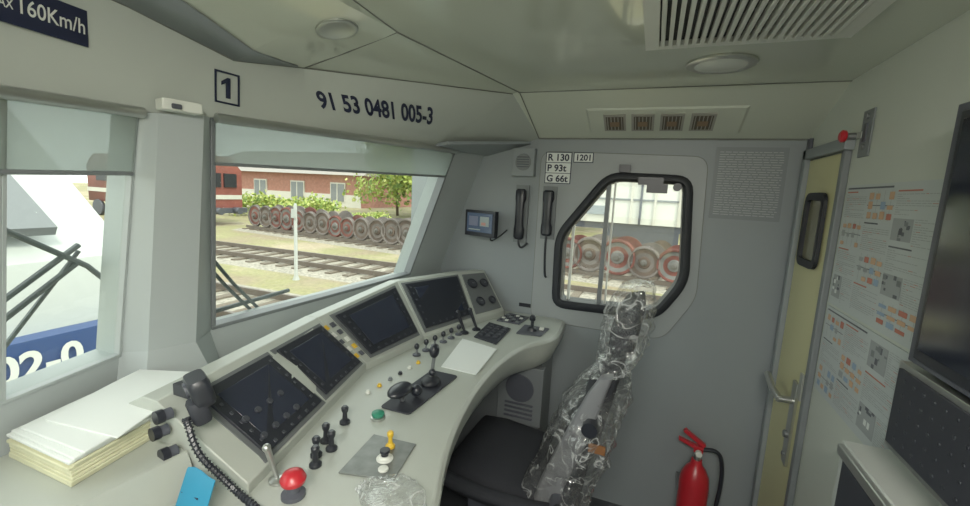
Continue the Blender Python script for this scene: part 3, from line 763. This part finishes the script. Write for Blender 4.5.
q.loft([sect(x,cy-.20,z,t,.028,.3) for x,z,t in [(-.275,.46,.045),(-.235,.60,.050),(-.185,.74,.048),(-.145,.86,.040),(-.115,.95,.032),(-.09,1.01,.022)]],SEATG)
def csec(x,z,hz,w,n=24,pw=3.5):
    out=[]
    for i in range(n):
        a=2*math.pi*i/n; c_,s_=math.cos(a),math.sin(a)
        out.append(V((x,cy+abs(c_)**(2/pw)*math.copysign(1,c_)*w,z+abs(s_)**(2/pw)*math.copysign(1,s_)*hz)))
    return out
q.loft([csec(x,z,h,w) for x,z,h,w in [(-.16,.45,.05,.20),(-.2,.46,.075,.23),(-.35,.46,.075,.24),(-.55,.48,.08,.24),(-.65,.48,.075,.23),(-.70,.45,.03,.18)]],SEATF)
q.box((-.58,cy-.16,.29),(-.18,cy+.16,.40),DGREY); q.cyl((-.36,cy,.04),(-.36,cy,.31),.075,DGREY,seg=24); q.lathe((-.36,cy,.001),(0,0,1),[(.20,0),(.20,.02),(.09,.05)],DGREY,28)
q.cyl((-.125,cy-.19,.84),(-.125,cy-.262,.84),.026,BLACK,seg=20)
q.box((-.125,cy-.242,.755),(-.07,cy-.236,.785),BROWN)
q.loft([[V((x,cy-.29+.030*math.cos(a),z+.022*math.sin(a))) for a in [2*math.pi*k/12 for k in range(12)]] for x,z in ((-.20,.54),(-.3,.525),(-.46,.52),(-.58,.53),(-.62,.54))],SEATF)
q.cyl((-.22,cy-.18,.54),(-.22,cy-.30,.54),.02,DGREY)
seat=q.done(ang=60)
def wrap(name,secs,amp,seed,sub=9,ang=30):
    q=Ob(name); rings=[]
    for (a,b) in zip(secs[:-1],secs[1:]):
        for k in range(sub):
            t=k/sub; rings.append([p.lerp(r_,t) for p,r_ in zip(a,b)])
    rings.append(secs[-1])
    out=[]
    for rg in rings:
        c=sum(rg,V((0,0,0)))/len(rg); nr=[]
        for p in rg:
            n=(p-c).normalized(); w=noise.noise(p*11+V((seed,0,0)))*amp+abs(noise.noise(p*22+V((0,seed,0))))*amp*1.1
            nr.append(p+n*w)
        out.append(nr)
    q.loft(out,PLASTIC); return q.done(ang=ang)
s1=[sect(x,cy,z,t+.014,w+.014,.3,64) for x,z,t,w in [(-.045,1.295,.02,.08),(-.035,1.28,.044,.11),(-.043,1.22,.060,.13),(-.055,1.13,.064,.135),(-.060,1.06,.058,.12),(-.066,1.01,.050,.11),(-.080,.985,.052,.14)]]
w1=wrap('plastic_wrap_headrest',s1,.024,1.3)
s2=[sect(x,cy,z,t+.018,w+.016,.3,64) for x,z,t,w in [(-.105,.92,.060,.20),(-.125,.87,.080,.215),(-.145,.81,.090,.22),(-.18,.70,.105,.225),(-.215,.60,.115,.22),(-.235,.50,.11,.21),(-.245,.42,.10,.20)]]
w2=wrap('plastic_wrap_backrest',s2,.034,5.1)
for w in (w1,w2): w.parent=seat
q=Ob('plastic_film'); rings=[]
for i in range(19):
    t=i/18; x=-.52+.20*t; rr=.052*math.sin(math.pi*min(1,max(.04,t)))+.006
    rings.append([V((x+.02*noise.noise(V((a,t*4,1))),.69+.9*rr*1.3*math.cos(a)-.05*t,.960+max(0,rr*.6*math.sin(a)+rr*.3)+.016*abs(noise.noise(V((math.cos(a)*3,t*7,math.sin(a)*3)))))) for a in [2*math.pi*k/32 for k in range(32)]])
q.loft(rings,PLASTIC); q.done(ang=25)

# ================================================================ EXTERIOR
GZ=-1.15
def noise_ground():
    m=bpy.data.materials.new('gravel_and_dry_grass'); m.use_nodes=True; nt=m.node_tree; b=nt.nodes['Principled BSDF']; b.inputs['Roughness'].default_value=.95
    tc=nt.nodes.new('ShaderNodeTexCoord'); n=nt.nodes.new('ShaderNodeTexNoise'); n.inputs['Scale'].default_value=.35; n.inputs['Detail'].default_value=8
    cr=nt.nodes.new('ShaderNodeValToRGB'); e=cr.color_ramp.elements; e[0].position=.38; e[0].color=(.42,.34,.22,1); e[1].position=.62; e[1].color=(.58,.48,.33,1)
    x=e.new(.5); x.color=(.42,.40,.19,1)
    n2=nt.nodes.new('ShaderNodeTexNoise'); n2.inputs['Scale'].default_value=9; n2.inputs['Detail'].default_value=6
    mx=nt.nodes.new('ShaderNodeMixRGB'); mx.blend_type='MULTIPLY'; mx.inputs[0].default_value=.6
    nt.links.new(tc.outputs['Object'],n.inputs[0]); nt.links.new(tc.outputs['Object'],n2.inputs[0]); nt.links.new(n.outputs['Fac'],cr.inputs[0]); nt.links.new(cr.outputs[0],mx.inputs[1]); nt.links.new(n2.outputs['Fac'],mx.inputs[2]); nt.links.new(mx.outputs[0],b.inputs['Base Color']); return m
q=Ob('yard_ground'); q.face([(-120,-60,GZ),(60,-60,GZ),(60,120,GZ),(-120,120,GZ)],noise_ground()); q.done(smooth=False)
RAIL=mat('rail_steel',(.16,.13,.11),.5,metal=.4); SLEEP=mat('sleeper',(.16,.13,.10),.9); BALL=mat('ballast',(.34,.31,.26),.95,var=.4,vscale=12)
def track(yc,x0,x1,rot=0,name='railway_track'):
    q=Ob(name)
    q.hexa([V((x0,-1.6,0)),V((x1,-1.6,0)),V((x1,1.6,0)),V((x0,1.6,0))],[V((x0,-1.2,.06)),V((x1,-1.2,.06)),V((x1,1.2,.06)),V((x0,1.2,.06))],BALL)
    x=x0+.3
    while x<x1: q.box((x,-1.2,.05),(x+.22,1.2,.10),SLEEP); x+=.65
    for s in (-.75,.75): q.box((x0,s-.035,.10),(x1,s+.035,.24),RAIL)
    ob=q.done(smooth=False); ob.location=(0,yc,GZ); ob.rotation_euler=(0,0,rot); return ob
ROT=-.14
track(11.3,-60,25); track(6.4,-60,8); track(15.2,-21.0,8,ROT)
WR=mat('rusty_wheel_red',(.15,.052,.042),.8,var=.4,vscale=1.5); WB=mat('rusty_wheel_brown',(.105,.075,.06),.8,var=.35,vscale=1.5); WRIM=mat('wheel_rim_steel',(.17,.145,.135),.65,metal=.2,var=.4,vscale=1.2)
WG2=mat('wheel_face_grey',(.15,.145,.14),.8,var=.35,vscale=1.5)
q=Ob('wheelset_row'); rnd=random.Random(5)
for i in range(26):
    x=-20.2+.88*i+rnd.uniform(-.06,.06)
    rr=.54+rnd.uniform(-.06,.05); zc=.245+rr; m1=rnd.choice((WR,WB,WB,WG2))
    for y,s in ((-.75,-1),(.75,1)):
        q.lathe((x,y,zc),(0,s,0),[(rr+.03,-.07),(rr+.03,-.04),(rr,-.03),(rr,.06),(rr*.90,.06),(rr*.88,.02),(rr*.84,-.0)],WRIM if m1!=WG2 else WR,32)
        q.lathe((x,y,zc),(0,s,0),[(rr*.87,-.05),(rr*.86,.015),(rr*.40,-.015),(rr*.34,.05),(rr*.20,.06)],m1,32)
        q.lathe((x,y,zc),(0,s,0),[(rr*.21,.05),(rr*.20,.10),(rr*.12,.11),(rr*.11,.18),(0,.18)],mat('axle_steel',(.16,.15,.14),.5,metal=.5),20)
    q.cyl((x,-.75,zc),(x,.75,zc),.085,m1)
ob=q.done(); ob.location=(0,15.2,GZ); ob.rotation_euler=(0,0,ROT)
LEAF=[mat('leaf_a',(.34,.42,.09),.8),mat('leaf_b',(.20,.30,.08),.8),mat('leaf_c',(.50,.54,.18),.8)]
BARK=mat('bark',(.12,.09,.06),.9)
def foliage(name,h,w,n,seed,trunk=True,ls=.28):
    q=Ob(name); rd=random.Random(seed)
    if trunk:
        q.tube([(0,0,0),(.1,0,h*.3),(0,.1,h*.6)],.14,BARK,8,1)
        for k in range(5):
            a=rd.uniform(0,6.28); q.tube([(0,0,h*.35),(math.cos(a)*w*.3,math.sin(a)*w*.3,h*.6),(math.cos(a)*w*.4,math.sin(a)*w*.4,h*.8)],.06,BARK,6,1)
    cl=[(rd.uniform(-.5,.5)*w,rd.uniform(-.5,.5)*w,h*(rd.uniform(.26,.95) if trunk else rd.uniform(.2,.8))) for _ in range(18)]
    for i in range(n):
        c=rd.choice(cl); s_=w*.16; p=V((rd.gauss(c[0],s_),rd.gauss(c[1],s_),max(.05,rd.gauss(c[2],h*.08))))
        d1=V((rd.uniform(-1,1),rd.uniform(-1,1),rd.uniform(-1,1))).normalized()*ls; d2=d1.cross(V((rd.uniform(-1,1),rd.uniform(-1,1),rd.uniform(-1,1)))).normalized()*ls*.7
        q.face([p-d1-d2*.4,p+d2-d1*.2,p+d1+d2*.3,p-d2],LEAF[rd.choice((0,0,1,2))])
    return q.done(smooth=False)
def dup(ob,loc,s,rot):
    d=bpy.data.objects.new(ob.name.split('.')[0],ob.data); scene.collection.objects.link(d); d.location=loc; d.scale=(s,s,s); d.rotation_euler=(0,0,rot); return d
t0=foliage('tree',8,5,3600,1,True,.20); t0.location=(-18,32,GZ)
rnd=random.Random(11)
for (x,y,s) in ((-12.5,31,1.0),(-22.5,35,1.0),(-15,39,1.4),(-22,42,1.5),(-8,38,1.4),(-1,38,1.3),(6,40,1.4),(-6.5,31,.9)):
    dup(t0,(x,y,GZ),s,rnd.uniform(0,6))
b0=foliage('bush',1.9,3.0,1300,2,False,.14); b0.location=(-23.0,23.5,GZ)
for (x,y,s) in ((-28.5,25,1.0),(-17.5,23.5,.6)): dup(b0,(x,y,GZ),s,rnd.uniform(0,6))
BRICK=mat('brick_red',(.36,.17,.13),.85,var=.15,vscale=3); ROOFM=mat('roof_grey',(.32,.29,.27),.8); CONC=mat('pale_plaster',(.58,.56,.50),.8)
q=Ob('brick_depot_building')
q.box((-58,42,GZ),(-32,56,2.6),BRICK); q.hexa([V((-59,41,2.6)),V((-31,41,2.6)),V((-31,57,2.6)),V((-59,57,2.6))],[V((-59,49,5.8)),V((-31,49,5.8)),V((-31,49.1,5.8)),V((-59,49.1,5.8))],ROOFM)
q.box((-58,41.9,GZ),(-32,42.0,.3),CONC)
for i in range(4):
    xx=-55+i*6.2; q.box((xx,41.85,-.6),(xx+2.2,42.02,1.7),CONC); q.box((xx+.15,41.8,-.5),(xx+2.05,41.95,1.55),MGREY)
    q.box((xx+1.02,41.78,-.5),(xx+1.14,41.96,1.55),CONC)
q.done(smooth=False)
LR=mat('loco_red',(.24,.07,.055),.55,var=.2,vscale=1)
q=Ob('red_locomotive')
DX,DY=.1,2.7
q.loft([[V((x+DX,y_+DY,z_)) for y_,z_ in ((14.0,GZ+.9),(14.0,GZ+3.2),(14.4,GZ+3.9),(15.8,GZ+4.0),(16.6,GZ+3.2),(16.6,GZ+.9))] for x in (-34,-24.2,-23.6)],LR)
def lb(a,b,m): q.box((a[0]+DX,a[1]+DY,a[2]),(b[0]+DX,b[1]+DY,b[2]),m)
lb((-23.62,14.4,GZ+2.2),(-23.52,15.2,GZ+3.0),BLACK); lb((-23.62,15.4,GZ+2.2),(-23.52,16.2,GZ+3.0),BLACK); lb((-34,13.95,GZ+1.5),(-24.2,14.0,GZ+1.75),CONC)
lb((-23.62,14.05,GZ+1.5),(-23.55,16.55,GZ+1.75),CONC)
lb((-23.8,13.9,GZ+.7),(-23.3,16.7,GZ+1.0),DGREY)
for i in range(4): lb((-33+i*2.2,13.95,GZ+2.2),(-31.8+i*2.2,14.0,GZ+2.9),BLACK)
for x in (-25.5,-27.8,-31,-33): q.cyl((x+DX,14.1+DY,GZ+.5),(x+DX,13.9+DY,GZ+.5),.5,DGREY,seg=24)
for y_ in (14.7,15.9): q.cyl((-23.4+DX,y_+DY,GZ+.85),(-22.9+DX,y_+DY,GZ+.85),.2,DGREY,seg=16)
q.done(smooth=False)
WW=mat('wagon_white',(.64,.64,.59),.5,var=.05,vscale=1); LBX=mat('wagon_label',(.25,.28,.30),.6)
q=Ob('white_freight_wagon')
q.box((-9,20.6,.45),(7,23.4,4.2),WW)
for i in range(17): q.box((-9+i,20.52,.45),(-8.9+i,20.62,4.2),CONC)
q.box((-9,20.54,1.5),(7,20.62,1.58),MGREY); q.box((-3.4,20.5,.45),(-3.3,20.62,4.2),DGREY); q.box((-.6,20.5,.45),(-.5,20.62,4.2),DGREY); q.box((-2.9,20.53,.8),(-2.0,20.62,1.2),LBX); q.box((1.2,20.53,.9),(1.9,20.62,1.25),LBX)
q.box((-9.2,20.7,.15),(7.2,23.3,.45),DGREY)
for x in (-7.5,-5.6,-1.4,.5,3.6,5.5): q.cyl((x,20.9,-.66),(x,20.7,-.66),.48,WB,seg=24)
for x in (-6.55,-.45,4.55): q.box((x-1.6,20.72,-.5),(x+1.6,20.85,.15),DGREY)
q.done(smooth=False)
q=Ob('marker_post'); q.lathe((-9.2,9.2,GZ),(0,0,1),[(.10,0),(.05,.15),(.045,2.1),(.03,2.15)],LGREY,12); q.box((-9.28,9.12,GZ+1.75),(-9.12,9.15,GZ+2.0),LGREY); q.done()
LW=mat('loco_white',(.52,.55,.53),.35); LBL=mat('loco_blue',(.03,.07,.22),.4)
q=Ob('white_locomotive')
pr=[(-3.25,-.35),(-3.2,.20),(-3.2,.66),(-3.3,1.05),(-4.6,2.0),(-5.4,2.5),(-12,2.7),(-12,-.35)]
def yl(y,ins): return [V((x+(-ins if x>-11 else 0),y,z)) for x,z in pr]
q.loft([yl(-.9,.35),yl(-.6,.05),yl(.6,0),yl(1.75,.08),yl(2.0,.35)],LW)
q.hexa([V((-3.25,-.6,.24)),V((-3.25,1.80,.24)),V((-3.25,1.80,.66)),V((-3.25,-.6,.66))],[V((-3.12,-.6,.24)),V((-3.12,1.80,.24)),V((-3.12,1.80,.66)),V((-3.12,-.6,.66))],LBL)
q.text('91 54 7002-0',(-3.10,1.44,.455),(0,1,0),(0,0,1),.15,PAPER,'RIGHT',bold=.03)
for ya,yb in ((-.4,.50),(.58,1.5)):
    A=[(-3.42,1.20),(-4.3,1.84)]
    q.hexa([V((A[0][0],ya,A[0][1])),V((A[0][0],yb,A[0][1])),V((A[1][0],yb-.05,A[1][1])),V((A[1][0],ya+.05,A[1][1]))],[V((A[0][0]+.03,ya,A[0][1]+.05)),V((A[0][0]+.03,yb,A[0][1]+.05)),V((A[1][0]+.03,yb-.05,A[1][1]+.05)),V((A[1][0]+.03,ya+.05,A[1][1]+.05))],MGREY)
for y_ in (-.2,1.3): q.cyl((-3.2,y_,-.12),(-2.8,y_,-.12),.12,DGREY); q.cyl((-2.8,y_,-.12),(-2.74,y_,-.12),.24,DGREY,seg=24)
q.box((-11.5,-.7,GZ+.2),(-3.4,1.7,-.35),DGREY)
q.done(ang=30)
q=Ob('windscreen_wiper')
WG=mat('wiper_grey',(.14,.155,.165),.5)
for dz in (0,.04): q.tube([(-1.235,.30,1.19+dz),(-1.27,.45,1.27+dz),(-1.33,.625,1.375+dz)],.007,WG,8)
q.tube([(-1.27,.40,1.52),(-1.30,.52,1.44),(-1.33,.64,1.36),(-1.33,.69,1.30)],.007,WG,8); q.tube([(-1.27,.42,1.17),(-1.33,.625,1.40)],.005,WG,6)
q.done()
q=Ob('windscreen_wiper')
for dy in (0,.03): q.tube([(-1.29,1.10+dy,1.12),(-1.28,.98+dy,1.25),(-1.26,.87+dy,1.38)],.006,WG,8)
q.tube([(-1.29,.90,1.17),(-1.29,1.25,1.18)],.008,WG,8)
q.done()

# ================================================================ LIGHT
w=bpy.data.worlds.new('sky'); scene.world=w; w.use_nodes=True; nt=w.node_tree; bg=nt.nodes['Background']
bg.inputs[0].default_value=(.93,.98,.96,1); bg.inputs[1].default_value=2.35
sd=bpy.data.lights.new('sun','SUN'); sd.energy=2.1; sd.angle=math.radians(8); sd.color=(1,.93,.78)
so=bpy.data.objects.new('sun',sd); scene.collection.objects.link(so); so.rotation_euler=V((-.55,.35,-.75)).to_track_quat('-Z','Y').to_euler()
def portal(name,loc,nrm,sx,sy):
    l=bpy.data.lights.new(name,'AREA'); l.shape='RECTANGLE'; l.size=sx; l.size_y=sy; l.cycles.is_portal=True
    ob=bpy.data.objects.new(name,l); scene.collection.objects.link(ob); ob.location=loc; ob.rotation_euler=V(nrm).to_track_quat('-Z','Z').to_euler()
portal('portal_front',(-1.3,.9,1.45),(1,0,0),2.6,.7)
portal('portal_near',(-.25,YN-.1,1.35),(0,1,0),1.0,.8)
portal('portal_far',(-.13,YF+.12,1.37),(0,-1,0),.65,.7)
q=Ob('added_fill_panel')  # added glowing panel, unseen behind the camera, to brighten the cab interior
q.box((-.35,-.50,1.985),(.45,-.20,2.029),WHITE); q.box((-.33,-.48,1.98),(.43,-.22,1.986),mat('fill_panel_glow',(.9,.9,.85),.5,emis=((1,.96,.86),6)))
q.done(bev=.003)
al=bpy.data.lights.new('added_fill_source','AREA'); al.shape='RECTANGLE'; al.size=.74; al.size_y=.24; al.energy=37; al.color=(1,.97,.87)  # area light of the added panel, fill for the interior
ao=bpy.data.objects.new('added_fill_source',al); scene.collection.objects.link(ao); ao.location=(.05,-.35,1.975)
ao.rotation_euler=(math.radians(18),0,0)
